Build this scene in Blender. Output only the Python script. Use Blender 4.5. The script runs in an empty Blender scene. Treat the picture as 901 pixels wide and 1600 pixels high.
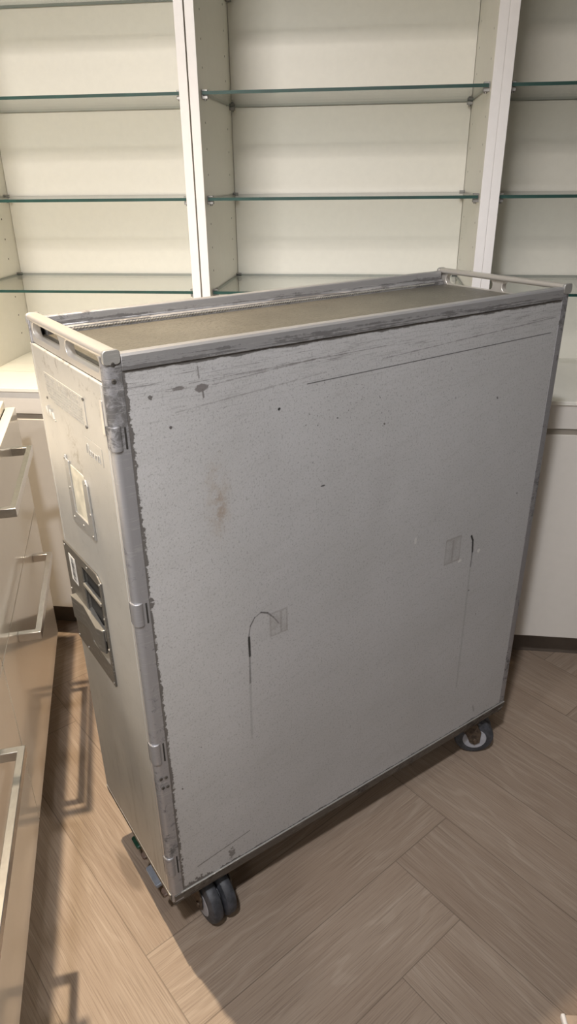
import bpy, bmesh, math, random
from mathutils import Vector, Matrix
random.seed(7)
C = bpy.context.scene.collection
sc = bpy.context.scene

# ------------------------------------------------------------------ camera
cam_d = bpy.data.cameras.new('camera'); cam = bpy.data.objects.new('camera', cam_d); C.objects.link(cam)
cam_d.sensor_fit = 'VERTICAL'; cam_d.sensor_height = 36.0; cam_d.lens = 1080.08 / 1600 * 36.0
cam_d.clip_start = 0.02
_f = Vector((-0.1152, 0.8915, -0.4381)).normalized()
_r = Vector((0.9924, 0.1226, -0.0114)); _r = (_r - _f * _r.dot(_f)).normalized()
_u = _r.cross(_f)
cam.matrix_world = Matrix(((_r.x, _u.x, -_f.x, 0.2886), (_r.y, _u.y, -_f.y, -0.7029), (_r.z, _u.z, -_f.z, 1.1895), (0, 0, 0, 1)))
sc.camera = cam

# ------------------------------------------------------------------ world, lights, exposure
w = bpy.data.worlds.new('world'); sc.world = w; w.use_nodes = True
bg = w.node_tree.nodes.get('Background') or w.node_tree.nodes.new('ShaderNodeBackground')
bg.inputs[0].default_value = (0.9, 0.92, 1.0, 1); bg.inputs[1].default_value = 0.02
sc.view_settings.view_transform = 'Standard'; sc.view_settings.look = 'None'
sc.view_settings.exposure = 0.0; sc.view_settings.gamma = 1.0
sc.view_settings.use_curve_mapping = False
sc.cycles.max_bounces = 10; sc.cycles.transparent_max_bounces = 24
sc.cycles.use_denoising = True

def spot(name, loc, aim, power, color, angle=100, blend=0.6, radius=0.03):
    d = bpy.data.lights.new(name, 'SPOT'); d.energy = power; d.color = color
    d.spot_size = math.radians(angle); d.spot_blend = blend; d.shadow_soft_size = radius
    o = bpy.data.objects.new(name, d); C.objects.link(o); o.location = loc
    o.rotation_euler = (Vector(aim) - Vector(loc)).to_track_quat('-Z', 'Y').to_euler()
    return o
def area(name, loc, aim, power, color, size, size_y=None):
    d = bpy.data.lights.new(name, 'AREA'); d.energy = power; d.color = color
    d.size = size
    if size_y: d.shape = 'RECTANGLE'; d.size_y = size_y
    o = bpy.data.objects.new(name, d); C.objects.link(o); o.location = loc
    o.rotation_euler = (Vector(aim) - Vector(loc)).to_track_quat('-Z', 'Y').to_euler()
    return o
WARM = (1.0, 0.80, 0.56); NEUT = (1.0, 0.95, 0.92); COOL = (0.97, 0.97, 1.0)
spot('ceiling_spot_over_aisle', (-0.470, 0.414, 2.50), (-0.45, 0.27, 0), 285, WARM, 66, 1.0, 0.02)
spot('ceiling_spot_front', (0.10, -1.00, 2.40), (0.20, 0.25, 0.70), 152, COOL, 60, 1.0, 0.06)
spot('ceiling_spot_front_left', (-0.90, -1.40, 2.50), (-0.40, -0.6, 0), 40, NEUT, 120, 0.9, 0.08)
spot('ceiling_spot_right', (1.30, -0.90, 2.50), (-0.36, -0.18, 0.36), 105, (1.0, 0.93, 0.82), 26, 1.0, 0.05)
far = area('ceiling_panel_far', (-0.75, -2.60, 2.52), (-0.62, 1.2, 1.42), 15.5, (1.0, 0.935, 0.865), 1.3, 0.5)
far.data.spread = math.radians(62)
area('added_front_fill', (-0.6, -3.30, 1.5), (0.1, 0.3, 0.8), 17, (0.93, 0.96, 1.0), 2.0, 1.6)  # unseen cool fill added behind the camera to brighten the trolley side

# ------------------------------------------------------------------ node helper
class NT:
    def __init__(s, name):
        s.m = bpy.data.materials.new(name); s.m.use_nodes = True; s.t = s.m.node_tree
        s.b = s.t.nodes.get('Principled BSDF'); s.out = s.t.nodes.get('Material Output')
    def n(s, typ, **kw):
        nd = s.t.nodes.new(typ)
        for k, v in kw.items(): setattr(nd, k, v)
        return nd
    def put(s, sock, v):
        if isinstance(v, bpy.types.NodeSocket): s.t.links.new(v, sock)
        elif v is not None:
            if sock.type == 'RGBA' and isinstance(v, (tuple, list)) and len(v) == 3: v = (*v, 1)
            sock.default_value = v
    def math(s, op, a, b=None, c=None):
        nd = s.n('ShaderNodeMath', operation=op)
        for i, v in enumerate((a, b, c)):
            if v is not None: s.put(nd.inputs[i], v)
        return nd.outputs[0]
    def add(s, a, b): return s.math('ADD', a, b)
    def mul(s, a, b): return s.math('MULTIPLY', a, b)
    def sub(s, a, b): return s.math('SUBTRACT', a, b)
    def mx(s, a, b): return s.math('MAXIMUM', a, b)
    def mn(s, a, b): return s.math('MINIMUM', a, b)
    def sstep(s, v, a, b):          # smooth 0..1 between a and b (b may be below a)
        nd = s.n('ShaderNodeMapRange', interpolation_type='SMOOTHSTEP')
        s.put(nd.inputs[0], v)
        if a <= b:
            s.put(nd.inputs[1], a); s.put(nd.inputs[2], b); s.put(nd.inputs[3], 0.0); s.put(nd.inputs[4], 1.0)
        else:
            s.put(nd.inputs[1], b); s.put(nd.inputs[2], a); s.put(nd.inputs[3], 1.0); s.put(nd.inputs[4], 0.0)
        return nd.outputs[0]
    def coords(s):
        return s.n('ShaderNodeTexCoord').outputs['Object']
    def sep(s, v):
        nd = s.n('ShaderNodeSeparateXYZ'); s.put(nd.inputs[0], v); return nd.outputs
    def comb(s, x=0.0, y=0.0, z=0.0):
        nd = s.n('ShaderNodeCombineXYZ')
        for i, v in enumerate((x, y, z)): s.put(nd.inputs[i], v)
        return nd.outputs[0]
    def scale(s, v, xyz):
        nd = s.n('ShaderNodeVectorMath', operation='MULTIPLY'); s.put(nd.inputs[0], v); s.put(nd.inputs[1], xyz)
        return nd.outputs[0]
    def noise(s, v, sc=5.0, det=4.0, rough=0.55, dist=0.0):
        nd = s.n('ShaderNodeTexNoise'); s.put(nd.inputs['Vector'], v); nd.inputs['Scale'].default_value = sc
        nd.inputs['Detail'].default_value = det; nd.inputs['Roughness'].default_value = rough
        nd.inputs['Distortion'].default_value = dist
        return nd.outputs[0]
    def mix(s, f, a, b):
        nd = s.n('ShaderNodeMix', data_type='RGBA')
        s.put(nd.inputs[0], f); s.put(nd.inputs[6], a); s.put(nd.inputs[7], b)
        return nd.outputs[2]
    def fmix(s, f, a, b):
        nd = s.n('ShaderNodeMix', data_type='FLOAT')
        s.put(nd.inputs[0], f); s.put(nd.inputs[2], a); s.put(nd.inputs[3], b)
        return nd.outputs[0]
    def bump(s, h, strength=0.3, dist=0.002, normal=None):
        nd = s.n('ShaderNodeBump'); nd.inputs['Strength'].default_value = strength; nd.inputs['Distance'].default_value = dist
        s.put(nd.inputs['Height'], h)
        if normal is not None: s.put(nd.inputs['Normal'], normal)
        s.t.links.new(nd.outputs[0], s.b.inputs['Normal']); return nd.outputs[0]
    def set(s, **kw):
        names = dict(color='Base Color', rough='Roughness', metal='Metallic', coat='Coat Weight', coatr='Coat Roughness', spec='Specular IOR Level')
        for k, v in kw.items(): s.put(s.b.inputs[names[k]], v)
        return s.m

def simple(name, color, rough=0.5, metal=0.0, nscale=0, namt=0.0, bump=0.0, coat=0.0, coatr=0.05):
    N = NT(name); co = N.coords(); col = color
    if nscale:
        f = N.noise(co, nscale, 5)
        col = N.mix(N.sstep(f, 0.3, 0.7), tuple(c * (1 - namt) for c in color), tuple(min(1, c * (1 + namt)) for c in color))
        if bump: N.bump(f, bump, 0.001)
    return N.set(color=col, rough=rough, metal=metal, coat=coat, coatr=coatr)

# ------------------------------------------------------------------ materials
M = {}
M['laminate'] = simple('white_laminate', (0.775, 0.75, 0.685), 0.42, 0, 60, 0.012, 0.02)
M['front_edge'] = simple('white_edge_band', (0.79, 0.765, 0.755), 0.4, 0, 60, 0.012, 0.02)
M['gloss_front'] = simple('pale_gloss_lacquer', (0.76, 0.715, 0.64), 0.30, 0, 40, 0.01, 0, 1.0, 0.10)
M['base_front'] = simple('pale_satin_lacquer', (0.64, 0.605, 0.56), 0.35, 0, 40, 0.012, 0.0, 0.15, 0.2)
M['worktop'] = simple('white_worktop', (0.76, 0.735, 0.67), 0.35, 0, 40, 0.01)
M['recess'] = simple('brown_grey_grip_rail', (0.30, 0.27, 0.23), 0.5, 0.2, 30, 0.05)
M['kick'] = simple('dark_plinth', (0.10, 0.08, 0.065), 0.6, 0, 20, 0.1)
M['wall'] = simple('wall_paint', (0.70, 0.68, 0.64), 0.85, 0, 80, 0.02, 0.05)
M['chrome'] = simple('brushed_steel_handle', (0.62, 0.61, 0.60), 0.26, 1.0, 120, 0.06)
M['clip'] = simple('bright_nickel', (0.30, 0.29, 0.28), 0.45, 1.0, 200, 0.05)
M['hole'] = simple('drilled_hole', (0.07, 0.06, 0.05), 0.9)
M['gap'] = simple('dark_gap', (0.02, 0.018, 0.016), 0.9)
M['rubber'] = simple('grey_rubber_tyre', (0.045, 0.047, 0.055), 0.55, 0, 90, 0.35, 0.2)
M['hub'] = simple('grey_plastic_hub', (0.33, 0.33, 0.36), 0.5, 0, 60, 0.1)
M['rust'] = simple('rusty_brown_steel', (0.085, 0.062, 0.045), 0.6, 0.4, 120, 0.4, 0.3)
M['green'] = simple('dark_green_enamel', (0.006, 0.04, 0.024), 0.35, 0, 80, 0.3)
M['bluegrey'] = simple('blue_grey_enamel', (0.22, 0.24, 0.28), 0.45, 0.2, 80, 0.1)
M['brownplate'] = simple('brown_worn_enamel', (0.14, 0.095, 0.075), 0.5, 0.1, 80, 0.2)
M['sticker'] = simple('white_paper_label', (0.78, 0.76, 0.72), 0.6, 0, 60, 0.03)
M['ink'] = simple('black_print', (0.02, 0.02, 0.022), 0.6)

def glass_face():
    N = NT('clear_float_glass'); t = N.t
    tr = N.n('ShaderNodeBsdfTransparent'); tr.inputs[0].default_value = (0.965, 0.98, 0.97, 1)
    gl = N.n('ShaderNodeBsdfGlossy'); gl.inputs['Roughness'].default_value = 0.01
    bf = N.n('ShaderNodeNewGeometry').outputs['Backfacing']        # leaving the pane: same weak reflection as entering it
    fr = N.n('ShaderNodeFresnel'); N.put(fr.inputs[0], N.fmix(bf, 1.45, 1 / 1.45))
    mixn = N.n('ShaderNodeMixShader'); t.links.new(fr.outputs[0], mixn.inputs[0])
    t.links.new(tr.outputs[0], mixn.inputs[1]); t.links.new(gl.outputs[0], mixn.inputs[2])
    t.links.new(mixn.outputs[0], N.out.inputs[0]); t.nodes.remove(N.b)
    return N.m
M['glass'] = glass_face()
M['glass_edge'] = simple('green_glass_edge', (0.004, 0.045, 0.036), 0.5, 0, 30, 0.2)

def bare_metal(name, base=(0.36, 0.355, 0.36), dark=(0.10, 0.095, 0.09), wear=0.55, metal=0.55, rough=0.42, grime=None):
    """old aluminium: scratched, with dark grime patches"""
    N = NT(name); co = N.coords()
    big = N.noise(co, 9, 6, 0.65); fine = N.noise(co, 260, 4, 0.7)
    scr = N.noise(N.scale(co, (30, 30, 420)), 1.0, 3, 0.6)
    chips = N.noise(co, 75, 5, 0.7, 0.6)
    mixv = N.add(N.mul(big, 0.7), N.mul(chips, 0.45)); z = N.sep(co)[2]
    if grime == 'post':      # handled most near the top, kicked and rubbed near the bottom
        mixv = N.add(mixv, N.add(N.mul(N.sstep(z, 0.915, 0.965), 0.08), N.mul(N.sstep(z, 0.42, 0.22), 0.035)))
    if grime == 'rail':      # long grimy streaks along the lower half of the rail
        st = N.noise(N.scale(co, (9, 9, 260)), 1.0, 6, 0.7)
        mixv = N.add(mixv, N.mul(N.mul(N.sstep(z, 1.0135, 1.006), N.sstep(st, 0.40, 0.58)), 0.27))
    g = N.sstep(mixv, wear + 0.02, wear + 0.14)
    col = N.mix(N.mul(g, 0.85), base, dark)
    col = N.mix(N.mul(N.sstep(scr, 0.56, 0.72), 0.35), col, (0.62, 0.61, 0.60))
    N.bump(N.add(N.mul(chips, 0.6), N.mul(fine, 0.3)), 0.35, 0.0012)
    return N.set(color=col, rough=N.fmix(g, rough, 0.65), metal=N.fmix(g, metal, 0.2))
M['post'] = bare_metal('worn_aluminium_post', (0.35, 0.345, 0.36), (0.075, 0.070, 0.066), 0.575, grime='post')
M['rail'] = bare_metal('worn_aluminium_rail', (0.37, 0.365, 0.37), (0.085, 0.08, 0.078), 0.64, grime='rail')
M['trim_metal'] = bare_metal('dull_aluminium_trim', (0.40, 0.39, 0.37), (0.13, 0.12, 0.105), 0.69)
M['handle_metal'] = bare_metal('satin_aluminium_handle', (0.60, 0.565, 0.52), (0.28, 0.24, 0.20), 0.74, 0.6, 0.35)
M['frame_dark'] = bare_metal('dirty_bottom_frame', (0.12, 0.108, 0.095), (0.035, 0.03, 0.027), 0.55, 0.4, 0.5)
M['steel'] = bare_metal('dull_latch_steel', (0.19, 0.18, 0.165), (0.08, 0.075, 0.07), 0.66, 0.7, 0.38)
M['steel_bright'] = bare_metal('bright_latch_steel', (0.55, 0.53, 0.49), (0.2, 0.19, 0.17), 0.72, 0.85, 0.3)

def door_paint():
    N = NT('door_grey_paint'); co = N.coords(); s = N.sep(co)
    ham = N.noise(co, 420, 2, 0.5); big = N.noise(co, 6, 5, 0.6)
    dirt = N.noise(co, 40, 6, 0.75, 0.4)
    topm = N.sstep(s[2], 0.92, 0.985)
    low = N.sstep(s[2], 0.55, 0.16)
    col = N.mix(N.sstep(big, 0.35, 0.65), (0.45, 0.43, 0.39), (0.50, 0.478, 0.435))
    d = N.mul(N.sstep(dirt, 0.53, 0.68), N.add(0.14, N.mul(topm, 0.85)))
    col = N.mix(d, col, (0.21, 0.18, 0.15))
    col = N.mix(N.mul(N.mul(low, N.sstep(N.noise(N.scale(co, (60, 60, 9)), 1.0, 5), 0.5, 0.72)), 0.45), col, (0.24, 0.21, 0.175))
    # scuffed residue running between the notice and the card holder
    u = N.sub(s[1], N.add(0.135, N.mul(N.sub(s[2], 0.83), 0.35)))
    band = N.mul(N.sstep(N.math('ABSOLUTE', u), 0.030, 0.004), N.mul(N.sstep(s[2], 0.74, 0.80), N.sstep(s[2], 0.915, 0.88)))
    sm = N.mul(band, N.sstep(N.noise(co, 95, 5, 0.8, 0.8), 0.50, 0.60))
    col = N.mix(N.mul(sm, 0.7), col, (0.27, 0.235, 0.18))
    N.bump(N.add(N.mul(ham, 0.5), N.mul(dirt, 0.25)), 0.22, 0.0012)
    return N.set(color=col, rough=0.42, metal=0.25)
M['door'] = door_paint()
M['card'] = simple('yellowed_card', (0.60, 0.55, 0.43), 0.6, 0, 45, 0.18, 0.2)

def side_paint(near):
    N = NT('side_panel_grey_paint' if near else 'far_side_grey_paint'); co = N.coords(); s = N.sep(co); x, z = s[0], s[2]
    ham = N.noise(co, 430, 2, 0.5); big = N.noise(co, 5, 4, 0.6); mid = N.noise(co, 55, 5, 0.7)
    xz = N.comb(x, 0.0, z)
    streak = N.noise(N.scale(xz, (16, 1, 330)), 1.0, 6, 0.72)
    diag = N.noise(N.scale(N.comb(N.add(x, N.mul(z, 0.9)), 0.0, N.sub(z, N.mul(x, 0.28))), (9, 1, 90)), 1.0, 4, 0.6)
    col = N.mix(N.sstep(big, 0.3, 0.7), (0.435, 0.43, 0.43), (0.47, 0.465, 0.47))
    col = N.mix(N.mul(N.sstep(diag, 0.45, 0.75), 0.13), col, (0.28, 0.265, 0.25))
    BARE = (0.135, 0.125, 0.118)
    def inside(v, a, b, soft): return N.mul(N.sstep(v, a - soft, a + soft), N.sstep(v, b + soft, b - soft))
    rag = N.noise(co, 130, 4, 0.75, 0.5)
    def blob(cx, cz, rx, rz, wob=0.35, hard=0.15):
        dx = N.mul(N.sub(x, cx), 1 / rx); dz = N.mul(N.sub(z, cz), 1 / rz)
        d = N.math('SQRT', N.add(N.mul(dx, dx), N.mul(dz, dz)))
        d = N.add(d, N.add(N.mul(N.sub(mid, 0.5), wob * 1.5), N.mul(N.sub(rag, 0.5), wob * 4)))
        return N.sstep(d, 1 + hard, 1 - hard)
    def seg(ax, az, bx, bz, wd, soft=0.4, wob=0.0):
        vx, vz = bx - ax, bz - az; L2 = vx * vx + vz * vz
        px, pz = N.sub(x, ax), N.sub(z, az)
        tt = N.mul(N.add(N.mul(px, vx), N.mul(pz, vz)), 1 / L2)
        tt = N.mn(N.mx(tt, 0.0), 1.0)
        ex = N.sub(px, N.mul(tt, vx)); ez = N.sub(pz, N.mul(tt, vz))
        d = N.math('SQRT', N.add(N.mul(ex, ex), N.mul(ez, ez)))
        if wob: d = N.add(d, N.mul(N.sub(mid, 0.5), wob))
        return N.sstep(d, wd * (1 + soft), wd * (1 - soft))
    def tint(m, k, c):
        nonlocal col
        col = N.mix(N.mul(m, k), col, c)
    # the paint has broken away along the posts, the top rail and the bottom frame
    rag2 = N.noise(co, 22, 4, 0.7)
    e = N.add(N.mul(N.sub(rag, 0.40), 0.016), N.mul(N.sub(rag2, 0.47), 0.012))
    bare = N.sstep(N.sub(x, N.add(0.0222, e)), 0.0008, -0.0008)
    bare = N.mx(bare, N.sstep(N.sub(N.sub(0.7935, x), e), 0.0006, -0.0006))
    bare = N.mx(bare, N.sstep(N.sub(N.sub(0.9965, z), N.mul(N.sub(rag2, 0.45), 0.012)), 0.0008, -0.0008))
    wid = N.mul(N.sstep(x, 0.15, 0.02), 0.045)
    bare = N.mx(bare, N.sstep(N.sub(N.sub(z, 0.1425), N.add(N.mul(N.sub(rag2, N.sub(0.45, N.mul(wid, 1.8))), N.add(0.012, wid)), N.mul(N.sub(rag, 0.5), N.add(0.006, wid)))), 0.0008, -0.0008))
    tint(bare, 0.92, BARE)
    tint(N.sstep(N.noise(co, 330, 2, 0.6), 0.53, 0.70), 0.42, (0.20, 0.195, 0.19))       # pitted stipple of the paint
    if near:
        # handling grime along the upper edge
        up = N.sstep(z, 0.86, 0.985)
        tint(N.mul(up, N.sstep(streak, 0.50, 0.68)), 0.34, (0.15, 0.14, 0.135))
        tint(N.mul(inside(z, 0.965, 0.992, 0.004), N.sstep(N.noise(N.scale(xz, (14, 1, 420)), 1.0, 6, 0.75), 0.53, 0.64)), 0.6, (0.10, 0.095, 0.09))
        pits = N.noise(co, 210, 3, 0.6); zone = N.mul(inside(x, 0.22, 0.60, 0.09), inside(z, 0.83, 0.965, 0.04))
        tint(N.mul(zone, N.sstep(pits, 0.66, 0.70)), 0.9, (0.05, 0.048, 0.046))
        tint(N.sstep(N.noise(co, 60, 1, 0.5), 0.795, 0.81), 0.8, (0.08, 0.07, 0.065))
        tint(seg(0.27, 0.9436, 0.772, 0.9474, 0.0007), 0.85, (0.06, 0.058, 0.055))
        tint(seg(0.10, 0.9725, 0.42, 0.9755, 0.0006, 0.8, 0.004), 0.6, (0.14, 0.13, 0.125))
        tint(seg(0.13, 0.966, 0.34, 0.978, 0.0006, 0.9, 0.006), 0.5, (0.15, 0.14, 0.135))
        tint(seg(0.08, 0.941, 0.30, 0.9545, 0.0008, 0.9, 0.006), 0.4, (0.17, 0.16, 0.15))
        tint(seg(0.40, 0.958, 0.78, 0.972, 0.0006, 0.9, 0.004), 0.55, (0.11, 0.10, 0.10))
        # chips
        tint(blob(0.1155, 0.9645, 0.0088, 0.0050, 0.3), 0.9, (0.155, 0.14, 0.135))
        tint(seg(0.1165, 0.962, 0.1175, 0.953, 0.0012), 0.85, (0.155, 0.14, 0.135))
        tint(blob(0.0855, 0.9690, 0.0085, 0.0024, 0.4), 0.85, (0.155, 0.14, 0.135))
        tint(seg(0.112, 0.9905, 0.1130, 0.977, 0.0010), 0.6, (0.12, 0.11, 0.105))
        tint(blob(0.0500, 0.9640, 0.0032, 0.0030, 0.5), 0.85, (0.09, 0.08, 0.075))
        tint(blob(0.0718, 0.9244, 0.0022, 0.0020, 0.4), 0.9, (0.07, 0.06, 0.06))
        tint(blob(0.2250, 0.9180, 0.0020, 0.0018, 0.4), 0.95, (0.02, 0.02, 0.02))
        tint(blob(0.297, 0.791, 0.0036, 0.0010, 0.4), 0.9, (0.03, 0.03, 0.03))
        # brown residue
        tint(N.mul(blob(0.128, 0.812, 0.016, 0.052, 0.5, 0.6), N.sstep(mid, 0.35, 0.65)), 0.42, (0.33, 0.26, 0.19))
        tint(N.mul(blob(0.130, 0.800, 0.008, 0.022, 0.6, 0.5), N.sstep(mid, 0.40, 0.6)), 0.4, (0.26, 0.195, 0.14))
        # traces of two labels
        for (a, b, c_, d_) in ((0.2010, 0.2335, 0.568, 0.6105), (0.5668, 0.606, 0.566, 0.617)):
            inn = N.mul(inside(x, a, b, 0.0008), inside(z, c_, d_, 0.0008))
            core = N.mul(inside(x, a + .003, b - .003, 0.0008), inside(z, c_ + .003, d_ - .003, 0.0008))
            tint(N.mul(inn, N.add(0.35, N.mul(N.sstep(N.noise(co, 38, 3), 0.42, 0.62), 0.65))), 0.34, (0.22, 0.195, 0.175))
            tint(N.sub(inn, core), 0.24, (0.20, 0.18, 0.16))
        tint(N.mul(inside(x, 0.2195, 0.2235, 0.0006), inside(z, 0.570, 0.608, 0.0006)), 0.3, (0.17, 0.15, 0.13))
        tint(N.mul(inside(x, 0.584, 0.588, 0.0006), inside(z, 0.570, 0.612, 0.0006)), 0.3, (0.17, 0.15, 0.13))
        # black scrape and drip marks
        BL = (0.018, 0.017, 0.017)
        tint(seg(0.1650, 0.5835, 0.1652, 0.5500, 0.0019, 0.5, 0.0020), 0.97, BL)
        tint(seg(0.1650, 0.5600, 0.1640, 0.5000, 0.0013, 0.9, 0.0030), 0.62, (0.06, 0.06, 0.06))
        tint(seg(0.1640, 0.5200, 0.1625, 0.3900, 0.0018, 0.95, 0.0035), 0.26, (0.12, 0.115, 0.11))
        arc = [(0.1650, 0.586), (0.168, 0.602), (0.176, 0.614), (0.187, 0.6185), (0.198, 0.6135), (0.208, 0.602), (0.217, 0.588)]
        for k in range(6):
            tint(seg(*arc[k], *arc[k + 1], 0.0011 if k != 3 else 0.0014, 0.6, 0.0024), (0.5, 0.75, 0.45, 0.8, 0.6, 0.45)[k], (0.05, 0.045, 0.045))
        tint(seg(0.6320, 0.6060, 0.6370, 0.5960, 0.0021, 0.5, 0.002), 0.97, BL)
        tint(seg(0.6370, 0.5960, 0.6395, 0.5720, 0.0022, 0.5, 0.002), 0.95, BL)
        tint(seg(0.6395, 0.5760, 0.6390, 0.5400, 0.0014, 0.9, 0.003), 0.6, (0.05, 0.05, 0.05))
        tint(seg(0.6390, 0.5500, 0.6400, 0.2600, 0.0020, 0.95, 0.0035), 0.24, (0.12, 0.115, 0.11))
        tint(seg(0.700, 0.180, 0.705, 0.165, 0.002, 0.8, 0.004), 0.4, (0.12, 0.11, 0.10))
        WH = (0.66, 0.65, 0.62)
        tint(blob(0.6085, 0.5635, 0.0045, 0.0038, 0.5), 0.8, WH)
        tint(blob(0.6570, 0.5680, 0.0048, 0.0042, 0.5), 0.8, WH)
        tint(blob(0.4920, 0.640, 0.003, 0.006, 0.5), 0.5, WH)
        # long scuffs
        tint(seg(0.05, 0.176, 0.15, 0.190, 0.0011, 0.5, 0.004), 0.75, BARE)
        tint(blob(0.112, 0.160, 0.006, 0.010, 1.6), 0.8, BARE)
        tint(N.sstep(N.noise(N.scale(N.comb(N.add(z, N.mul(x, 0.4)), 0.0, N.sub(x, N.mul(z, 0.4))), (14, 1, 420)), 1.0, 2, 0.5), 0.73, 0.77), 0.25, (0.62, 0.61, 0.60))
    dents = N.mul(blob(0.425, 0.742, 0.022, 0.055, 0.1, 0.9), 1.0) if near else 0.0
    nb = N.bump(N.add(N.mul(N.noise(co, 22, 2), 0.4), N.mul(dents, -1.2)), 0.12, 0.006)
    N.bump(N.add(N.mul(ham, 0.7), N.mul(mid, 0.35)), 0.34, 0.0014, nb)
    return N.set(color=col, rough=N.fmix(bare, 0.43, 0.5), metal=N.fmix(bare, 0.18, 0.45))
M['side'] = side_paint(True); M['side_far'] = side_paint(False)

def deck_mat():
    N = NT('stippled_deck'); co = N.coords(); s = N.sep(co)
    st = N.noise(co, 210, 3, 0.65); big = N.noise(co, 7, 5, 0.7); mid = N.noise(N.scale(co, (14, 60, 1)), 1.0, 5, 0.7)
    col = N.mix(N.sstep(big, 0.3, 0.7), (0.145, 0.134, 0.110), (0.198, 0.184, 0.152))
    col = N.mix(N.mul(N.sstep(mid, 0.5, 0.7), 0.4), col, (0.13, 0.118, 0.10))
    col = N.mix(N.mul(N.sstep(st, 0.50, 0.36), 0.6), col, (0.095, 0.086, 0.068))
    N.bump(N.add(N.mul(st, 0.8), N.mul(mid, 0.3)), 0.6, 0.0018)
    return N.set(color=col, rough=0.40, metal=0.45)
M['deck'] = deck_mat()

def floor_mat():
    N = NT('oak_herringbone')
    g = N.n('ShaderNodeUVMap', uv_map='grain').outputs[0]; ed = N.n('ShaderNodeUVMap', uv_map='edge').outputs[0]
    rnd = N.n('ShaderNodeAttribute', attribute_name='tone').outputs['Fac']
    s = N.sep(g); e = N.sep(ed)
    warp = N.noise(N.scale(g, (2.6, 9, 1)), 1.0, 3, 0.5)
    ring = N.math('SINE', N.add(N.mul(s[1], 260.0), N.mul(warp, 46.0)))
    fib = N.noise(N.scale(g, (9, 420, 1)), 1.0, 4, 0.65)
    blot = N.noise(N.scale(g, (3, 16, 1)), 1.0, 4, 0.6)
    knot = N.noise(N.scale(g, (5, 14, 1)), 1.0, 1, 0.5)
    col = N.mix(rnd, (0.258, 0.196, 0.148), (0.318, 0.247, 0.189))
    col = N.mix(N.mul(N.sstep(blot, 0.35, 0.7), 0.45), col, (0.25, 0.18, 0.13))
    col = N.mix(N.mul(N.sstep(ring, 0.2, 1.0), N.mul(N.sstep(blot, 0.65, 0.40), 0.20)), col, (0.46, 0.385, 0.31))
    col = N.mix(N.mul(N.sstep(fib, 0.48, 0.66), 0.55), col, (0.165, 0.117, 0.084))
    col = N.mix(N.mul(N.sstep(fib, 0.44, 0.32), 0.25), col, (0.47, 0.40, 0.33))
    col = N.mix(N.mul(N.sstep(knot, 0.74, 0.82), 0.6), col, (0.10, 0.07, 0.05))
    d = N.mn(N.mn(e[0], N.sub(0.61, e[0])), N.mn(e[1], N.sub(0.1525, e[1])))
    gap = N.sstep(d, 0.0013, 0.0004)
    col = N.mix(N.mul(gap, 0.6), col, (0.10, 0.07, 0.05))
    N.bump(N.sub(N.mul(fib, 0.35), gap), 0.25, 0.001)
    return N.set(color=col, rough=N.fmix(fib, 0.42, 0.56), spec=0.45)
M['floor'] = floor_mat()

# ------------------------------------------------------------------ mesh helpers
def obj(name, bm, mats, parent=None, smooth=True, bevel=0.0, segs=2):
    me = bpy.data.meshes.new(name)
    bmesh.ops.recalc_face_normals(bm, faces=bm.faces)
    bm.to_mesh(me); bm.free()
    o = bpy.data.objects.new(name, me); C.objects.link(o)
    for m in (mats if isinstance(mats, (list, tuple)) else [mats]): me.materials.append(m)
    if parent: o.parent = parent
    if bevel:
        b = o.modifiers.new('bevel', 'BEVEL'); b.width = bevel; b.segments = segs; b.limit_method = 'ANGLE'; b.angle_limit = math.radians(40)
    if smooth:
        for p in me.polygons: p.use_smooth = True
        me.set_sharp_from_angle(angle=math.radians(32))
    return o
def thing(name, label, cat, loc=(0, 0, 0), rz=0.0, group=None):
    o = bpy.data.objects.new(name, None); C.objects.link(o); o.location = loc; o.rotation_euler = (0, 0, rz)
    o.empty_display_size = 0.05
    o['label'] = label; o['category'] = cat
    if group: o['group'] = group
    return o
def tag(o, label, cat, group=None):
    o['label'] = label; o['category'] = cat
    if group: o['group'] = group
    return o
def struct(o): o['kind'] = 'structure'; return o
def box(bm, x0, x1, y0, y1, z0, z1, mi=0):
    v = [bm.verts.new((x, y, z)) for z in (z0, z1) for y in (y0, y1) for x in (x0, x1)]
    for q in ((0, 2, 3, 1), (4, 5, 7, 6), (0, 1, 5, 4), (2, 6, 7, 3), (0, 4, 6, 2), (1, 3, 7, 5)):
        f = bm.faces.new([v[i] for i in q]); f.material_index = mi
def boxbm(*a): bm = bmesh.new(); box(bm, *a); return bm
def loft(bm, rings, mi=0, cap=True, closed=True):
    vs = [[bm.verts.new(p) for p in r] for r in rings]; n = len(vs[0])
    for a, b in zip(vs, vs[1:]):
        for i in range(n if closed else n - 1):
            f = bm.faces.new((a[i], a[(i + 1) % n], b[(i + 1) % n], b[i])); f.material_index = mi
    if cap:
        for r in (vs[0], vs[-1]):
            f = bm.faces.new(r); f.material_index = mi
def prism(bm, pts, axis, a, b, mi=0):
    """pts: 2D outline; axis 0: pts are (y,z) extruded in x; 1: (x,z) in y; 2: (x,y) in z"""
    def P(p, t): return {0: (t, p[0], p[1]), 1: (p[0], t, p[1]), 2: (p[0], p[1], t)}[axis]
    loft(bm, [[P(p, a) for p in pts], [P(p, b) for p in pts]], mi)
def cyl(bm, p0, p1, r, n=20, mi=0, prof=None):
    """cylinder (or lathe with prof = [(t, r)...]) along p0-p1"""
    p0, p1 = Vector(p0), Vector(p1); d = p1 - p0; z = d.normalized()
    a = z.orthogonal().normalized(); b = z.cross(a)
    prof = prof or [(0, r), (1, r)]
    rings = [[p0 + d * t + (a * math.cos(2 * math.pi * i / n) + b * math.sin(2 * math.pi * i / n)) * rr for i in range(n)] for t, rr in prof]
    loft(bm, rings, mi)
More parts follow.
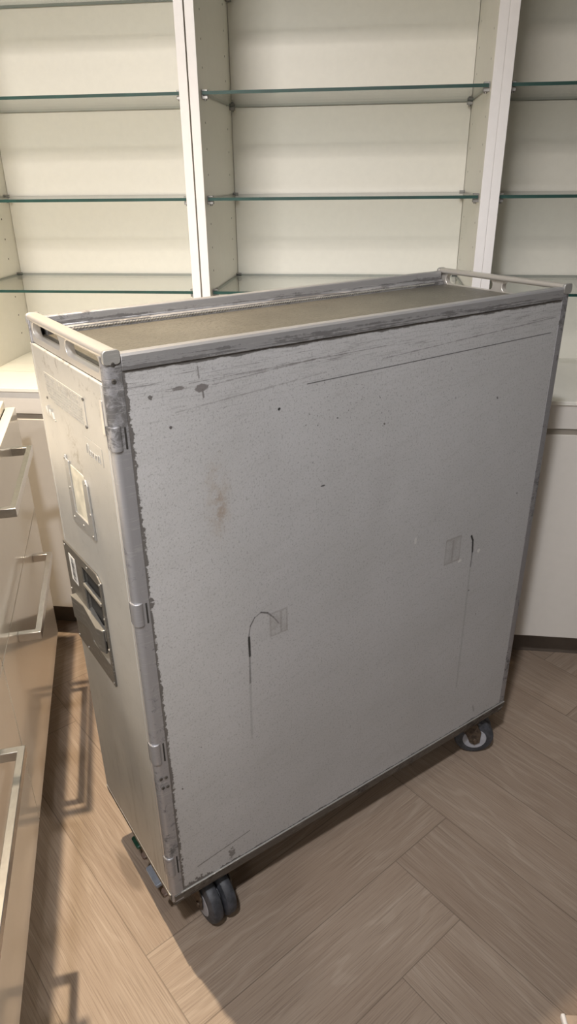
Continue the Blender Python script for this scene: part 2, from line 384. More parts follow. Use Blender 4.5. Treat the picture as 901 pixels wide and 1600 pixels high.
def rounded(x0, x1, z0, z1, r, n=5):
    r = min(r, (x1 - x0) / 2 - 1e-5, (z1 - z0) / 2 - 1e-5)
    out = []
    for cx, cz, a0 in ((x1 - r, z1 - r, 0), (x0 + r, z1 - r, 90), (x0 + r, z0 + r, 180), (x1 - r, z0 + r, 270)):
        for k in range(n + 1):
            a = math.radians(a0 + 90 * k / n); out.append((cx + r * math.cos(a), cz + r * math.sin(a)))
    return out
def plate_with_holes(outer, holes, axis, a, b):
    """flat plate between a and b along axis with through holes (triangle filled)"""
    bm = bmesh.new()
    def P(p, t): return {0: (t, p[0], p[1]), 1: (p[0], t, p[1]), 2: (p[0], p[1], t)}[axis]
    loops = [outer] + holes
    vlo = [[bm.verts.new(P(p, a)) for p in L] for L in loops]; vhi = [[bm.verts.new(P(p, b)) for p in L] for L in loops]
    for vv in (vlo, vhi):
        es = []
        for L in vv: es += [bm.edges.new((L[i], L[(i + 1) % len(L)])) for i in range(len(L))]
        bmesh.ops.triangle_fill(bm, use_beauty=True, edges=es)
    for lo, hi in zip(vlo, vhi):
        n = len(lo)
        for i in range(n): bm.faces.new((lo[i], lo[(i + 1) % n], hi[(i + 1) % n], hi[i]))
    return bm
def copy_tree(o, parent=None):
    c = o.copy(); C.objects.link(c)
    if parent: c.parent = parent
    for ch in list(o.children): copy_tree(ch, c)
    return c

# ================================================================== THE SETTING
RX0, RX1, RY0, RY1, RZ = -2.3, 2.6, -3.4, 1.27, 2.62
def make_floor():
    W_, th = 0.1525, math.radians(47); e1 = Vector((math.cos(th), math.sin(th))); e2 = Vector((-e1.y, e1.x))
    bm = bmesh.new(); ug = bm.loops.layers.uv.new('grain'); ue = bm.loops.layers.uv.new('edge')
    tl = bm.faces.layers.float.new('tone'); rr = random.Random(11)
    def plank(u, v, du, dv):
        c = e1 * (-0.2 + (u + du / 2) * W_) + e2 * (-0.275 + (v + dv / 2) * W_)
        if not (RX0 - .4 < c.x < RX1 + .4 and RY0 - .4 < c.y < RY1 + .4): return
        vs = []
        for a, b in ((0, 0), (du, 0), (du, dv), (0, dv)):
            p = e1 * (-0.2 + (u + a) * W_) + e2 * (-0.275 + (v + b) * W_); vs.append(bm.verts.new((p.x, p.y, 0)))
        f = bm.faces.new(vs); f[tl] = rr.random()
        ou, ov = rr.uniform(0, 40), rr.uniform(0, 40)
        for lp, (a, b) in zip(f.loops, ((0, 0), (du, 0), (du, dv), (0, dv))):
            if du > dv: q = (a * W_, b * W_)
            else: q = (b * W_, a * W_)
            lp[ue].uv = q; lp[ug].uv = (q[0] + ou, q[1] + ov)
    for j in range(-60, 61):
        for m in range(-9, 10):
            plank(j + 8 * m, j, 4, 1); plank(j, j - 7 + 8 * m, 1, 4)
    for co, no in (((RX0, 0, 0), (-1, 0, 0)), ((RX1, 0, 0), (1, 0, 0)), ((0, RY0, 0), (0, -1, 0)), ((0, RY1, 0), (0, 1, 0))):
        bmesh.ops.bisect_plane(bm, geom=bm.verts[:] + bm.edges[:] + bm.faces[:], plane_co=co, plane_no=no, clear_outer=True)
    for f in bm.faces:
        if f.normal.z < 0: f.normal_flip()
    me = bpy.data.meshes.new('floor'); bm.to_mesh(me); bm.free(); me.materials.append(M['floor'])
    o = bpy.data.objects.new('floor', me); C.objects.link(o); struct(o)
make_floor()
struct(obj('ceiling', boxbm(RX0, RX1, RY0, RY1, RZ, RZ + .05), M['wall'], smooth=False))
struct(obj('wall_back', boxbm(RX0 - .05, RX1 + .05, RY1, RY1 + .05, 0, RZ), M['wall'], smooth=False))
struct(obj('wall_front', boxbm(RX0 - .05, RX1 + .05, RY0 - .05, RY0, 0, RZ), M['wall'], smooth=False))
struct(obj('wall_left', boxbm(RX0 - .05, RX0, RY0, RY1, 0, RZ), M['wall'], smooth=False))
struct(obj('wall_right', boxbm(RX1, RX1 + .05, RY0, RY1, 0, RZ), M['wall'], smooth=False))

# ================================================================== WALL CABINETS
FY, BY, CT = 0.9042, 1.240, 0.7335          # front plane, back panel, counter top
BF = 0.8407                                 # face of the base cabinets
PT = 0.0188                                 # panel thickness
UNITS = [(-0.7347, -0.1146), (-0.1116, 0.5081), (0.5083, 1.1286)]
CTOP = 2.10
SHELF_Z = [0.950, 1.147, 1.347, 1.566]      # top face of the glass

def side_with_holes(x0, x1, face_x, sgn):
    bm = boxbm(x0, x1, FY, BY + .012, CT, CTOP)
    for yy in (FY + .045, BY - .055):
        zz = CT + 0.06
        while zz < CTOP - .05:
            c = Vector((face_x + sgn * .0004, yy, zz)); n = 8
            vs = [bm.verts.new(c + Vector((0, math.cos(2 * math.pi * i / n), math.sin(2 * math.pi * i / n))) * .0024) for i in range(n)]
            f = bm.faces.new(vs); f.material_index = 1
            zz += .0498
    return bm
def make_cabinet(k, label):
    x0, x1 = UNITS[k]
    t = thing('display_cabinet', label, 'cabinet', (0, 0, 0), 0, 'white open display cabinets along the back wall')
    t.location = ((x0 + x1) / 2, (FY + BY) / 2, CT)
    def part(name, bm, m, bev=0.0006):
        bmesh.ops.translate(bm, verts=bm.verts, vec=-Vector(t.location)); return obj(name, bm, m, t, bevel=bev, segs=1)
    p = part('side_panel', side_with_holes(x0, x0 + PT, x0 + PT, 1), [M['laminate'], M['hole']])
    p = part('side_panel', side_with_holes(x1 - PT, x1, x1 - PT, -1), [M['laminate'], M['hole']])
    for (a, b) in ((x0, x0 + PT), (x1 - PT, x1)):
        part('edge_band', boxbm(a, b, FY - .0012, FY, CT, CTOP), M['front_edge'], 0.0004)
    part('back_panel', boxbm(x0 + PT + .0008, x1 - PT - .0008, BY, BY + .012, CT, CTOP), M['laminate'])
    part('top_panel', boxbm(x0 + PT, x1 - PT, FY, BY, CTOP - PT, CTOP), M['laminate'])
    for z in SHELF_Z:
        for xs, sg in ((x0 + PT, 1), (x1 - PT, -1)):
            for yy in (FY + .030, BY - .018):
                bm = bmesh.new()      # a little U-shaped clamp on a pin
                def bx(a, b, *r): box(bm, min(a, b), max(a, b), *r)
                bx(xs, xs + sg * .0125, yy - .0055, yy + .0055, z - .0135, z - .0068)
                bx(xs, xs + sg * .0125, yy - .0055, yy + .0055, z + .0006, z + .0036)
                bx(xs, xs + sg * .0022, yy - .0055, yy + .0055, z - .0075, z + .0020)
                cyl(bm, (xs + sg * .0068, yy, z - .0165), (xs + sg * .0068, yy, z - .0130), .0032, 12)
                part('shelf_clip', bm, M['clip'], 0.0005)
    return t
cab_names = ['left display cabinet, warmly lit, behind the open-work end handle of the trolley',
             'middle display cabinet, directly behind the trolley top, between two white posts',
             'right display cabinet, greyish and in shade, cut off by the right edge of the photo']
for k in range(3): make_cabinet(k, cab_names[k])
unit_words = ['left', 'middle', 'right']; lev = ['bottom', 'middle', 'upper', 'topmost']
for k in range(3):
    x0, x1 = UNITS[k]
    for i, z in enumerate(SHELF_Z[:3]):
        bm = bmesh.new(); box(bm, x0 + PT + .0028, x1 - PT - .0028, FY + .018, BY - .004, z - .0062, z)
        bm.faces.ensure_lookup_table()
        for f in bm.faces:
            f.normal_update()
        bmesh.ops.recalc_face_normals(bm, faces=bm.faces)
        for f in bm.faces: f.material_index = 0 if abs(f.normal.z) > .5 else 1
        o = obj('glass_shelf', bm, [M['glass'], M['glass_edge']], None, smooth=False)
        me = o.data; c = Vector(((x0 + x1) / 2, (FY + BY) / 2, z)); me.transform(Matrix.Translation(-c)); o.location = c
        tag(o, 'clear green-edged glass shelf, %s one of the three seen in the %s display cabinet' % (('lowest', 'middle', 'highest')[i], unit_words[k]), 'shelf', 'glass shelves in the display cabinets')
# the fourth glass level is just above the picture in every unit
for k in range(3):
    x0, x1 = UNITS[k]; z = SHELF_Z[3]
    bm = bmesh.new(); box(bm, x0 + PT + .0028, x1 - PT - .0028, FY + .018, BY - .004, z - .0062, z)
    bmesh.ops.recalc_face_normals(bm, faces=bm.faces)
    for f in bm.faces: f.material_index = 0 if abs(f.normal.z) > .5 else 1
    o = obj('glass_shelf', bm, [M['glass'], M['glass_edge']], None, smooth=False)
    c = Vector(((x0 + x1) / 2, (FY + BY) / 2, z)); o.data.transform(Matrix.Translation(-c)); o.location = c
    tag(o, 'clear green-edged glass shelf near the upper picture edge in the %s display cabinet' % unit_words[k], 'shelf', 'glass shelves in the display cabinets')

# counter and base cabinets
bm = bmesh.new(); prism(bm, [(BF - .004, CT - .0085), (BF - .004, CT - .001), (BF - .003, CT), (RY1, CT), (RY1, CT - .0085)], 0, -1.62, 1.92)
o = obj('countertop', bm, M['worktop'], None, smooth=False); o.data.transform(Matrix.Translation((-.15, -1.05, -CT))); o.location = (.15, 1.05, CT)
tag(o, 'thin long white counter under the display cabinets, above the base cabinets', 'countertop')
BU = [(-1.36, -0.7345), (-0.7335, -0.1135), (-0.1125, 0.5080), (0.5090, 1.1290)]
bl = ['base cabinet at the far left behind the white drawer units', 'left base cabinet seen between the drawer units and the trolley door, catching warm light',
      'middle base cabinet, almost wholly hidden behind the tall trolley', 'right base cabinet with a plain pale door, at the right picture edge beyond the trolley']
for (x0, x1), lb in zip(BU, bl):
    t = thing('base_cabinet', lb, 'cabinet', ((x0 + x1) / 2, BF, 0), 0, 'pale base cabinets under the counter')
    def part(name, bm, m, bev=0.0012):
        bmesh.ops.translate(bm, verts=bm.verts, vec=-Vector(t.location)); return obj(name, bm, m, t, bevel=bev)
    part('carcass', boxbm(x0 + .001, x1 - .001, BF + .045, RY1 - .004, .098, CT - .009), M['laminate'])
    part('fascia', boxbm(x0 + .0005, x1 - .0005, BF, BF + .0449, .6685, CT - .0088), M['base_front'])
    part('grip_rail', boxbm(x0 + .0005, x1 - .0005, BF + .004, BF + .0448, .640, .6684), M['recess'])
    part('door', boxbm(x0 + .0012, x1 - .0012, BF - .0005, BF + .018, .103, .6545), M['base_front'])
    part('plinth', boxbm(x0, x1, BF + .075, BF + .093, 0.0, .0978), M['kick'])

# ================================================================== DRAWER UNITS ON THE LEFT
IA = math.radians(110.645); TA = math.radians(41.574)
# local frame: x runs along the fronts (away from the camera), y into the unit, origin on the front plane at floor level
I_ORG = Vector((-0.2294 * math.sin(IA), 0.2294 * math.cos(IA), 0)); 
def iworld(s, d): return I_ORG + Vector((math.cos(IA), math.sin(IA), 0)) * s + Vector((-math.sin(IA), math.cos(IA), 0)) * d
def bar_handle(name, parent, s0, s1, z, dep=.042):
    bm = bmesh.new(); hw = .0065   # square-section bar with mitred ends
    y1 = -dep
    path = [(s0 + .006, 0.0), (s0 + .006, y1 + .005), (s1 - .006, y1 + .005), (s1 - .006, 0.0)]
    hwx = .006; hz = .0085
    outer = [(s0, 0), (s0, y1), (s1, y1), (s1, 0)]; inner = [(s0 + 2 * hwx, 0), (s0 + 2 * hwx, y1 + .011), (s1 - 2 * hwx, y1 + .011), (s1 - 2 * hwx, 0)]
    for a in range(3):
        q = [outer[a], outer[a + 1], inner[a + 1], inner[a]]
        prism(bm, q, 2, z - hz, z + hz)
    bmesh.ops.remove_doubles(bm, verts=bm.verts, dist=1e-6)
    return obj(name, bm, M['chrome'], parent, bevel=.0008)
def drawer_unit(s0, s1, label):
    t = thing('drawer_unit', label, 'drawer unit', iworld(0, 0), IA, 'white gloss drawer units on the left')
    obj('carcass', boxbm(s0 + .001, s1 - .001, .0235, .56, .098, .7236), M['gloss_front'], t, bevel=.001)
    obj('seam_shade_sheet', boxbm(s0 + .0002, s1 - .0002, .0207, .0234, .108, .7200), M['gap'], t, smooth=False)  # added dark sheet behind the fronts, its colour stands in for seam shade
    for z0, z1 in ((.4688, .7236), (.1054, .4658)):
        d = obj('drawer', boxbm(s0 + .0017, s1 - .0017, 0.0, .0205, z0, z1), M['gloss_front'], t, bevel=.0004, segs=1)
        m = (s0 + s1) / 2
        bar_handle('bar_handle', d, m - .160, m + .160, z1 - .052)
    obj('plinth', boxbm(s0, s1, .060, .078, 0.0, .0978), M['kick'], t, smooth=False)
    return t
drawer_unit(.245, .8613, 'far white drawer unit with two steel bar handles, beside the trolley door')
drawer_unit(-.3717, .2445, 'nearest white drawer unit at the lower left, only one handle in view')
bm = bmesh.new(); prism(bm, [(.0225, .7240), (.0225, .738), (.0235, .739), (.58, .739), (.58, .7240)], 0, -.3735, .862)
o = obj('worktop', bm, M['worktop'], None, smooth=False); o.location = iworld(0, 0); o.rotation_euler = (0, 0, IA)
tag(o, 'cream white worktop lying on the left drawer units', 'worktop')

# ================================================================== THE TROLLEY
TL, TW, TH, TB = .81, .2872, 1.0190, .139
T = thing('airline_trolley', 'tall worn grey aluminium galley trolley on casters in the middle of the floor', 'trolley', (0, 0, 0), TA)
# core
obj('inner_body', boxbm(.012, TL - .012, .0035, TW - .0035, .125, .985), M['post'], T, smooth=False)
# side panels
for nm, y0, y1, mt in (('side_panel', .0004, .0034, 'side'), ('side_panel', TW - .0034, TW - .0004, 'side_far')):
    bm = bmesh.new(); nx, nz = 60, 70
    box(bm, .018, TL - .018, y0, y1, TB + .0012, 1.0000)
    obj(nm, bm, M[mt], T, bevel=.0006)
# corner posts: L sections with a rounded outer corner
def post(cx, cy, sx, sy, leg_x=.0205, leg_y=.012, r=.008, z0=.1225, z1=TH - .002):
    pts = []
    th = .0040
    for k in range(7):
        a = math.radians(90 * k / 6); pts.append((r - r * math.cos(a), r - r * math.sin(a)))
    # pts: from (0,r) round to (r,0)
    out = [(0, leg_y)] + pts + [(leg_x, 0), (leg_x, th), (th + r * .6, th), (th, th + r * .6), (th, leg_y)]
    out = [(cx + sx * p[0], cy + sy * p[1]) for p in out]
    bm = bmesh.new(); prism(bm, out, 2, z0, z1)
    return obj('corner_post', bm, M['post'], T, bevel=.0008)
post(0, 0, 1, 1); post(TL, 0, -1, 1); post(0, TW, 1, -1); post(TL, TW, -1, -1)
# top rails along both long sides: a rounded cap over an inner lip
def top_rail(side):
    prof = [(-.0012, .9995), (-.0012, 1.0155), (.0008, TH - .0008), (.0030, TH), (.0095, TH), (.0115, TH - .0010), (.0122, TH - .003),
            (.0122, 1.0050), (.0150, 1.0035), (.0200, 1.0022), (.0200, .9935), (.003, .9935), (.003, .9995)]
    if side: prof = [(TW - y, z) for y, z in prof]
    bm = bmesh.new(); prism(bm, prof, 0, .0205, TL - .0205)
    return obj('top_rail', bm, M['rail'], T, bevel=.0006)
top_rail(0); top_rail(1)
bm = bmesh.new()        # the weld bead along the inside of the far rail
for k in range(150):
    xx = .045 + k * .0048
    cyl(bm, (xx, TW - .0205, .9990), (xx + .0042, TW - .0195, .9995), .0014 + .0004 * random.random(), 6)
obj('weld_bead', bm, M['trim_metal'], T)
bm = bmesh.new(); box(bm, .014, TL - .014, .012, TW - .012, .986, .9952)
obj('deck', bm, M['deck'], T, bevel=.001)
# end handles: plate with two slots under a rounded bar
def end_handle(x0, x1, sgn):
    outer = [(.0042, .9865), (TW - .0042, .9865), (TW - .0042, 1.0160), (.0042, 1.0160)]
    holes = [rounded(.0185, .1325, .9955, 1.0142, .0090), rounded(.1545, .2690, .9955, 1.0142, .0090)]
    h = obj('end_handle', plate_with_holes(outer, holes, 0, x0, x1), M['handle_metal'], T, bevel=.0008)
    xb0, xb1 = (x0 - .0015, x1 + .0060) if sgn > 0 else (x0 - .0060, x1 + .0015)
    bm = bmesh.new(); prism(bm, rounded(xb0, xb1, 1.0144, 1.0232, .0040, 4), 1, .0035, TW - .0035)
    obj('grip_bar', bm, M['handle_metal'], h, bevel=.0008)
    for yy0, yy1 in ((-.0010, .0042), (TW - .0042, TW + .0010)):
        bm = bmesh.new()
        prism(bm, rounded(xb0 - .0006, xb1 + .0006, 1.0075, 1.0240, .0046, 4), 1, yy0, yy1)
        obj('end_cap', bm, M['trim_metal'], h, bevel=.0008)
end_handle(.0020, .0135, 1); end_handle(TL - .0135, TL - .0020, -1)
# bottom frame with a bright drip edge
bm = bmesh.new()
prism(bm, [(.0008, .1385), (-.0012, .1385), (-.0012, .1300), (.0045, .1120), (.014, .1100), (.014, .1385)], 0, .004, TL - .004)
prism(bm, [(TW - .0008, .1385), (TW + .0012, .1385), (TW + .0012, .1300), (TW - .0045, .1120), (TW - .014, .1100), (TW - .014, .1385)], 0, .004, TL - .004)
prism(bm, [(.0008, .1385), (-.0010, .1385), (-.0010, .1290), (.0040, .1120), (.014, .1100), (.014, .1385)], 1, .004, TW - .004)
prism(bm, [(TL - .0008, .1385), (TL + .0010, .1385), (TL + .0010, .1290), (TL - .0040, .1120), (TL - .014, .1100), (TL - .014, .1385)], 1, .004, TW - .004)
box(bm, .013, TL - .013, .013, TW - .013, .1140, .1300)
obj('bottom_frame', bm, M['frame_dark'], T, bevel=.0006)
bm = bmesh.new()
box(bm, .016, TL - .004, -.0020, .0010, .1386, .1404); box(bm, -.0018, .0010, .004, TW - .004, .1392, .1410)
obj('drip_edge', bm, M['trim_metal'], T, bevel=.0004)

# ---- door (end facing the drawer units)
DY0, DY1, DZ0, DZ1 = .0150, .2752, .1418, .9855
def make_door(front):
    hole = rounded(.1225, .2010, .5260, .6700, .006)
    bm = plate_with_holes([(DY0, DZ0), (DY1, DZ0), (DY1, DZ1), (DY0, DZ1)], [hole] if front else [], 0, -.0012, .0100)
    d = obj('door', bm, M['door'], T, bevel=.0016)
    if not front:
        for v in d.data.vertices: v.co.x = TL - v.co.x
    return d
D = make_door(True); D2 = make_door(False)
# jamb strips on each side of the door face
bm = bmesh.new(); box(bm, -.0006, .006, DY1 + .0022, TW - .0035, .142, .9850)
obj('door_jamb', bm, M['door'], T, bevel=.001)
bm = bmesh.new(); prism(bm, [(.0005, .0105), (-.0010, .0117), (-.0010, .0136), (.0006, .0141), (.008, .0141), (.008, .0105)], 2, .142, .9850)
obj('door_jamb', bm, M['handle_metal'], T, bevel=.0005)
bm = bmesh.new(); box(bm, .0030, .0110, .0115, TW - .006, .1415, .9862)
obj('door_seal', bm, M['gap'], T, smooth=False)
# hinges round the near corner
for z0, z1 in ((.9080, .9385), (.6680, .7030), (.4270, .4650), (.1860, .2280)):
    bm = bmesh.new()
    cyl(bm, (.0062, .0058, z0), (.0062, .0058, z1), .0078, 18, 0, [(0, .0070), (.03, .0078), (.97, .0078), (1, .0070)])
    box(bm, -.0018, .0040, .0050, .0128, z0 + .001, z1 - .001)
    box(bm, .0145, .0168, -.0006, .0030, z0 + .002, z1 - .002, 1)
    box(bm, -.0016, .0030, .0130, .0148, z0 + .002, z1 - .002, 1)
    obj('hinge', bm, [M['post'], M['gap']], D, bevel=.0005)
# upper leaf of the hinge cover beside the notice
bm = bmesh.new(); box(bm, -.0024, 0, .0155, .0225, .925, .966)
obj('hinge_leaf', bm, M['handle_metal'], D, bevel=.0006)
# screws on the near post
for sx, sz in ((.0105, 1.0085), (.0095, .990), (.0060, .3985), (.0140, .3975), (.0075, .3800), (.0150, .3790)):
    bm = bmesh.new(); cyl(bm, (sx, -.0002, sz), (sx, -.0012, sz), .0027, 14, 0, [(0, .0027), (.6, .0027), (1, .0018)])
    box(bm, sx - .0018, sx + .0018, -.00135, -.0011, sz - .0003, sz + .0003, 1); box(bm, sx - .0003, sx + .0003, -.00135, -.0011, sz - .0018, sz + .0018, 1)
    obj('screw', bm, [M['frame_dark'], M['gap']], T)
# screws on the door frame of the notice plate and embossed notice
def xz_plate(name, y0, y1, z0, z1, th, mat, parent, bev=.0006, r=.002):
    bm = bmesh.new(); prism(bm, rounded(y0, y1, z0, z1, r, 3), 0, -.0012 - th, -.0012); return obj(name, bm, mat, parent, bevel=bev)
NP = xz_plate('notice_plate', .0790, .2360, .9160, .9545, .0008, M['door'], D, .0003)
bm = bmesh.new(); rr = random.Random(5)
def strokes(z, h, y_left, y_right, cw, dep):
    """one embossed line of worn, unreadable lettering; the line reads from high y to low y"""
    y = y_left
    while y - cw > y_right:
        if rr.random() < .16: y -= cw * .7; continue
        k = rr.randrange(5); a, b = y - cw * .74, y; s_ = h * .2
        if k in (0, 1, 3): box(bm, -dep, 0, b - s_, b, z, z + h)
        if k in (0, 2): box(bm, -dep, 0, a, a + s_, z, z + h)
        if k in (1, 2, 4): box(bm, -dep, 0, a, b, z + h - s_, z + h)
        if k in (1, 3): box(bm, -dep, 0, a, b, z, z + s_)
        if k in (0, 1, 4): box(bm, -dep, 0, a + s_, b, z + h * .45, z + h * .45 + s_)
        if k == 4: box(bm, -dep, 0, (a + b) / 2 - s_ / 2, (a + b) / 2 + s_ / 2, z, z + h)
        y -= cw
for z, h, yl, yr, cw in ((.9475, .0048, .232, .086, .0047), (.9412, .0046, .229, .090, .0045), (.9365, .0026, .231, .086, .0027), (.9325, .0026, .231, .088, .0027),
                         (.9287, .0026, .229, .090, .0027), (.9247, .0026, .226, .086, .0027), (.9207, .0026, .222, .084, .0027), (.9175, .0020, .205, .088, .0027)):
    strokes(z, h, yl, yr, cw, .0023)
obj('embossed_text', bm, M['door'], NP, smooth=False)
def rivets(pts, x0, x1, r, mat, parent):
    for yy, zz in pts:
        bm = bmesh.new(); cyl(bm, (x0, yy, zz), (x1, yy, zz), r, 10, 0, [(0, r), (.6, r), (1, r * .55)]); obj('rivet', bm, mat, parent)
rivets(((.0805, .9525), (.0810, .9178), (.2345, .9180)), -.0015, -.0034, .0022, M['steel'], NP)
# small maker's emblem on the left, name plate on the right
EM = xz_plate('emblem_plate', .2140, .2580, .8880, .8900, .0012, M['door'], D, .0003, .0008)
bm = bmesh.new()
for k, (yy, hh) in enumerate(((.252, .008), (.246, .012), (.240, .0155), (.233, .010), (.227, .0135), (.221, .009))):
    prism(bm, [(yy - .0034, .8908), (yy + .0034, .8908), (yy + (.002 if k % 2 else -.002), .8908 + hh)], 0, -.0030, -.0010)
obj('emblem', bm, M['door'], EM, smooth=False)
NPL = xz_plate('name_plate', .0390, .0980, .8770, .9020, .0005, M['door'], D, .0002, .002)
bm = bmesh.new(); py = .093
for k, (ww, hh) in enumerate(((.009, .013), (.006, .007), (.006, .007), (.009, .007), (.009, .007), (.006, .009))):
    n = 10; pts = []
    for i in range(n + 1):
        a = math.pi * i / n
        pts.append((py - ww / 2 + ww / 2 * math.cos(a), .8810 + hh * math.sin(a)))
    for a_, b_ in zip(pts, pts[1:]): cyl(bm, (-.0020, *a_), (-.0020, *b_), .0008, 6)
    cyl(bm, (-.0020, *pts[-1]), (-.0020, pts[-1][0] - .001, .8800), .0008, 6)
    py -= ww
obj('embossed_script', bm, M['door'], NPL)
# card holder: a U-shaped rail round a yellowed card
CH = obj('card_holder', plate_with_holes(
    [(.1080, .7490), (.1980, .7450), (.1955, .8475), (.1900, .8475), (.1885, .8420), (.1790, .8420), (.1790, .7655), (.1280, .7655), (.1280, .8300), (.1215, .8350), (.1160, .8350), (.1110, .8280)][::-1], [], 0, -.0042, -.0012), M['trim_metal'], D, bevel=.0007)
CARD = xz_plate('card', .1275, .1795, .7650, .8370, .0006, M['card'], CH, 0, .001)
rivets(((.1940, .8430), (.1155, .8300), (.1880, .7545), (.1500, .7555), (.1140, .7530), (.1120, .7870), (.1885, .8000)), -.0040, -.0056, .0020, M['steel_bright'], CH)
# latch plate with recess, paddle handle and bar-code sticker
outer = [(.1170, .4930), (.2790, .4930), (.2790, .6770), (.1330, .6850), (.1170, .6760)]
hole = rounded(.1250, .1985, .5290, .6675, .005)
LP = obj('latch_plate', plate_with_holes(outer, [hole], 0, -.0042, -.0011), M['steel'], D, bevel=.0008)
bm = bmesh.new()          # pan of the recess (open box)
y0, y1, z0, z1, dp = .1235, .2000, .5270, .6690, .0240
for q in ([(dp, y0, z0), (dp, y1, z0), (dp, y1, z1), (dp, y0, z1)], [(-.002, y0, z0), (-.002, y1, z0), (dp, y1, z0), (dp, y0, z0)], [(-.002, y0, z1), (dp, y0, z1), (dp, y1, z1), (-.002, y1, z1)],
          [(-.002, y0, z0), (dp, y0, z0), (dp, y0, z1), (-.002, y0, z1)], [(-.002, y1, z0), (-.002, y1, z1), (dp, y1, z1), (dp, y1, z0)]):
    bm.faces.new([bm.verts.new(p) for p in q])
bmesh.ops.remove_doubles(bm, verts=bm.verts, dist=1e-6)
obj('recess_pan', bm, M['steel'], LP, smooth=False)
bm = bmesh.new()          # sloping tray at the lower end of the recess
prism(bm, [(-.0040, .5290), (.0230, .5500), (.0230, .5270), (-.0040, .5270)], 1, .1262, .1972)
obj('finger_tray', bm, M['steel_bright'], LP, bevel=.001)
bm = bmesh.new(); prism(bm, rounded(-.0058, .0010, .6335, .6390, .0018, 3), 1, .1262, .1980)
obj('cross_bar', bm, M['steel_bright'], LP, bevel=.0004)
bm = bmesh.new()          # paddle: shallow folded plate across the lower half of the recess
plan = [(.2555, -.0125), (.2130, -.0062), (.1450, -.0115), (.1310, -.0065)]
ring = [(x, y) for y, x in plan] + [(x + .0026, y) for y, x in reversed(plan)]
prism(bm, ring, 2, .5480, .5880)
obj('latch_paddle', bm, M['steel'], LP, bevel=.0005)
bm = bmesh.new(); ring = [(x - .0010, y) for y, x in plan] + [(x + .0110, y) for y, x in reversed(plan)]
prism(bm, ring, 2, .5880, .5902)
box(bm, -.0040, .0040, .1302, .1316, .5700, .5900)
obj('paddle_edge', bm, M['steel_bright'], LP, bevel=.0004)
bm = bmesh.new(); box(bm, -.0030, .0034, .1296, .1301, .5715, .5875)
obj('slot', bm, M['gap'], LP, smooth=False)
ST = obj('barcode_sticker', None or boxbm(-.0046, -.0043, .2285, .2570, .6170, .6640), M['sticker'], LP, smooth=False)
bm = bmesh.new(); zz = .6200; rr = random.Random(3)
while zz < .6590:
    h = rr.choice((.0005, .0008, .0014)); box(bm, -.00475, -.0046, .2370, .2480, zz, zz + h); zz += h + rr.choice((.0005, .0009, .0012))
for k in range(14):
    zk = .6215 + k * .0026; box(bm, -.00475, -.0046, .2320, .2345, zk, zk + .0015)
obj('printed_bars', bm, M['ink'], ST, smooth=False)
rivets(((.2740, .6710), (.2740, .4985), (.1215, .4985), (.1215, .5600), (.1215, .6150), (.1225, .6720), (.1700, .6775), (.2300, .4990), (.2740, .5900)), -.0040, -.0055, .0021, M['steel_bright'], LP)

# brake pedals sticking out under the door
def pedal(name, y0, y1, x0, z0, th, mat, lab):
    bm = bmesh.new(); prism(bm, rounded(x0, .045, y0, y1, .004, 4), 2, z0, z0 + th)
    bmesh.ops.rotate(bm, verts=bm.verts, cent=(.045, 0, z0), matrix=Matrix.Rotation(math.radians(-10), 3, 'Y'))
    o = obj(name, bm, mat, T, bevel=.0015); o['label'] = lab; return o
pedal('brake_pedal', .162, .190, .003, .084, .008, M['green'], 'dark green pedal')
pedal('pedal_bracket', .138, .152, .004, .082, .006, M['brownplate'], 'brown worn bracket')
pedal('brake_pedal', .075, .120, .000, .080, .008, M['bluegrey'], 'blue grey pedal')
pedal('pedal_bracket', .050, .066, .004, .082, .006, M['brownplate'], 'brown worn bracket')
bm = bmesh.new(); box(bm, .036, .060, .03, .25, .080, .1120)
obj('pedal_mount', bm, M['frame_dark'], T, bevel=.002)

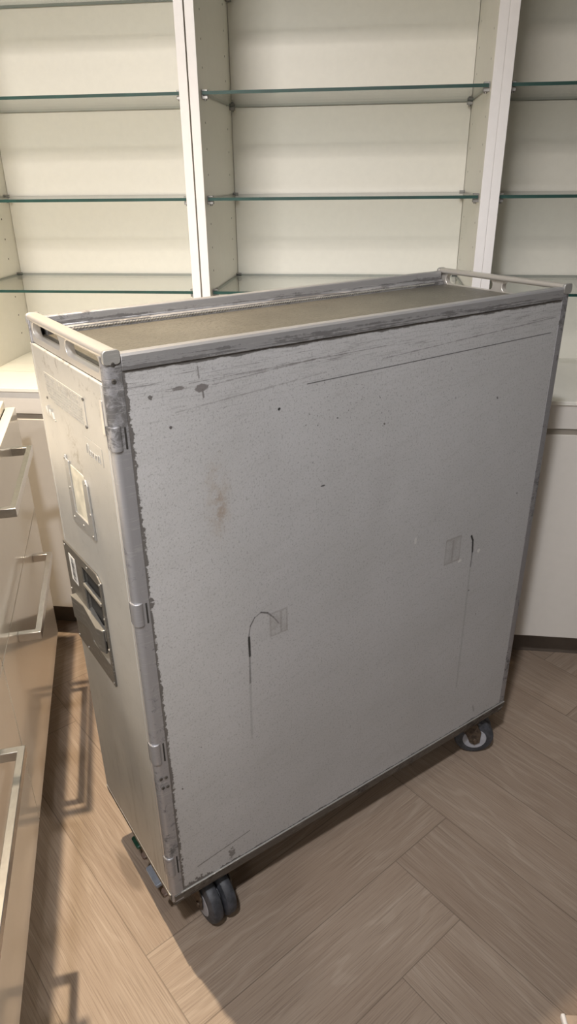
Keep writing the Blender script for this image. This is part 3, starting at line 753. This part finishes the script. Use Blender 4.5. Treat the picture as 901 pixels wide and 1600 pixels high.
# casters with twin wheels
def caster(cx, cy, ang, trail):
    ca, sa = math.cos(ang), math.sin(ang)
    ax = Vector((ca, sa, 0)); fw = Vector((-sa, ca, 0))            # axle direction, rolling direction
    R_ = .0440
    wc = Vector((cx, cy, R_ + .0003)) + fw * trail
    bm = bmesh.new()
    cyl(bm, (cx, cy, .0990), (cx, cy, .1130), .030, 24); cyl(bm, (cx, cy, .0930), (cx, cy, .0990), .024, 20)
    box(bm, cx - .036, cx + .036, cy - .036, cy + .036, .1100, .1142)
    cst = obj('caster', bm, M['frame_dark'], T, bevel=.001)
    # fork: yoke with two cheeks
    bm = bmesh.new()
    def P(a, f, z): return Vector((cx, cy, 0)) + ax * a + fw * f + Vector((0, 0, z))
    for sgn in (-1, 1):
        a0, a1 = sgn * .0285, sgn * .0318
        out = [(-.026, .0960), (.020, .0960), (trail + .012, R_ + .022), (trail + .011, R_ - .006), (trail, R_ - .013), (trail - .011, R_ - .006), (trail - .020, R_ + .014)] if trail > 0 else \
              [(.026, .0960), (-.020, .0960), (trail - .012, R_ + .022), (trail - .011, R_ - .006), (trail, R_ - .013), (trail + .011, R_ - .006), (trail + .020, R_ + .014)]
        loft(bm, [[P(a0, f, z) for f, z in out], [P(a1, f, z) for f, z in out]])
    loft(bm, [[P(-.0318, f, z) for f, z in ((-.026, .0930), (.026, .0930), (.026, .0965), (-.026, .0965))], [P(.0318, f, z) for f, z in ((-.026, .0930), (.026, .0930), (.026, .0965), (-.026, .0965))]])
    cyl(bm, wc - ax * .0345, wc + ax * .0345, .0052, 12)
    obj('fork', bm, M['rust'], cst, bevel=.0008)
    for sgn in (-1, 1):
        c = wc + ax * sgn * .0137; hw = .0127
        bm = bmesh.new()
        prof = [(0, .027), (.02, R_ - .0120), (.06, R_ - .0075), (.16, R_ - .0025), (.32, R_ - .0004), (.5, R_), (.68, R_ - .0004), (.84, R_ - .0025), (.94, R_ - .0075), (.98, R_ - .0120), (1, .027)]
        cyl(bm, c - ax * hw, c + ax * hw, R_, 40, 0, prof)
        cyl(bm, c - ax * (hw + .0006), c + ax * (hw + .0006), .0265, 32, 1, [(0, .0255), (.03, .0265), (.97, .0265), (1, .0255)])
        obj('wheel', bm, [M['rubber'], M['hub']], cst)
caster(.086, .058, math.radians(2), -.028)
caster(.748, .055, math.radians(52), -.022)
caster(.085, .232, math.radians(20), .020)
caster(.745, .232, math.radians(75), -.020)

# ================================================================== SMALL THINGS
t = thing('wooden_panel', 'small wood-grain panel with a rounded white edge on the floor, lower right corner', 'panel', (0.622, -0.062, 0), math.radians(4))
bm = bmesh.new(); box(bm, .0060, .16, -.20, .030, .0, .010)
obj('board', bm, M['card'] if False else simple('oak_veneer', (0.42, 0.32, 0.24), 0.5, 0, 40, 0.15, 0.1), t, bevel=.0015)
bm = bmesh.new(); prism(bm, rounded(-.0010, .0060, .0, .0125, .003, 4), 1, -.20, .031)
obj('edge_strip', bm, M['front_edge'], t, bevel=.002)
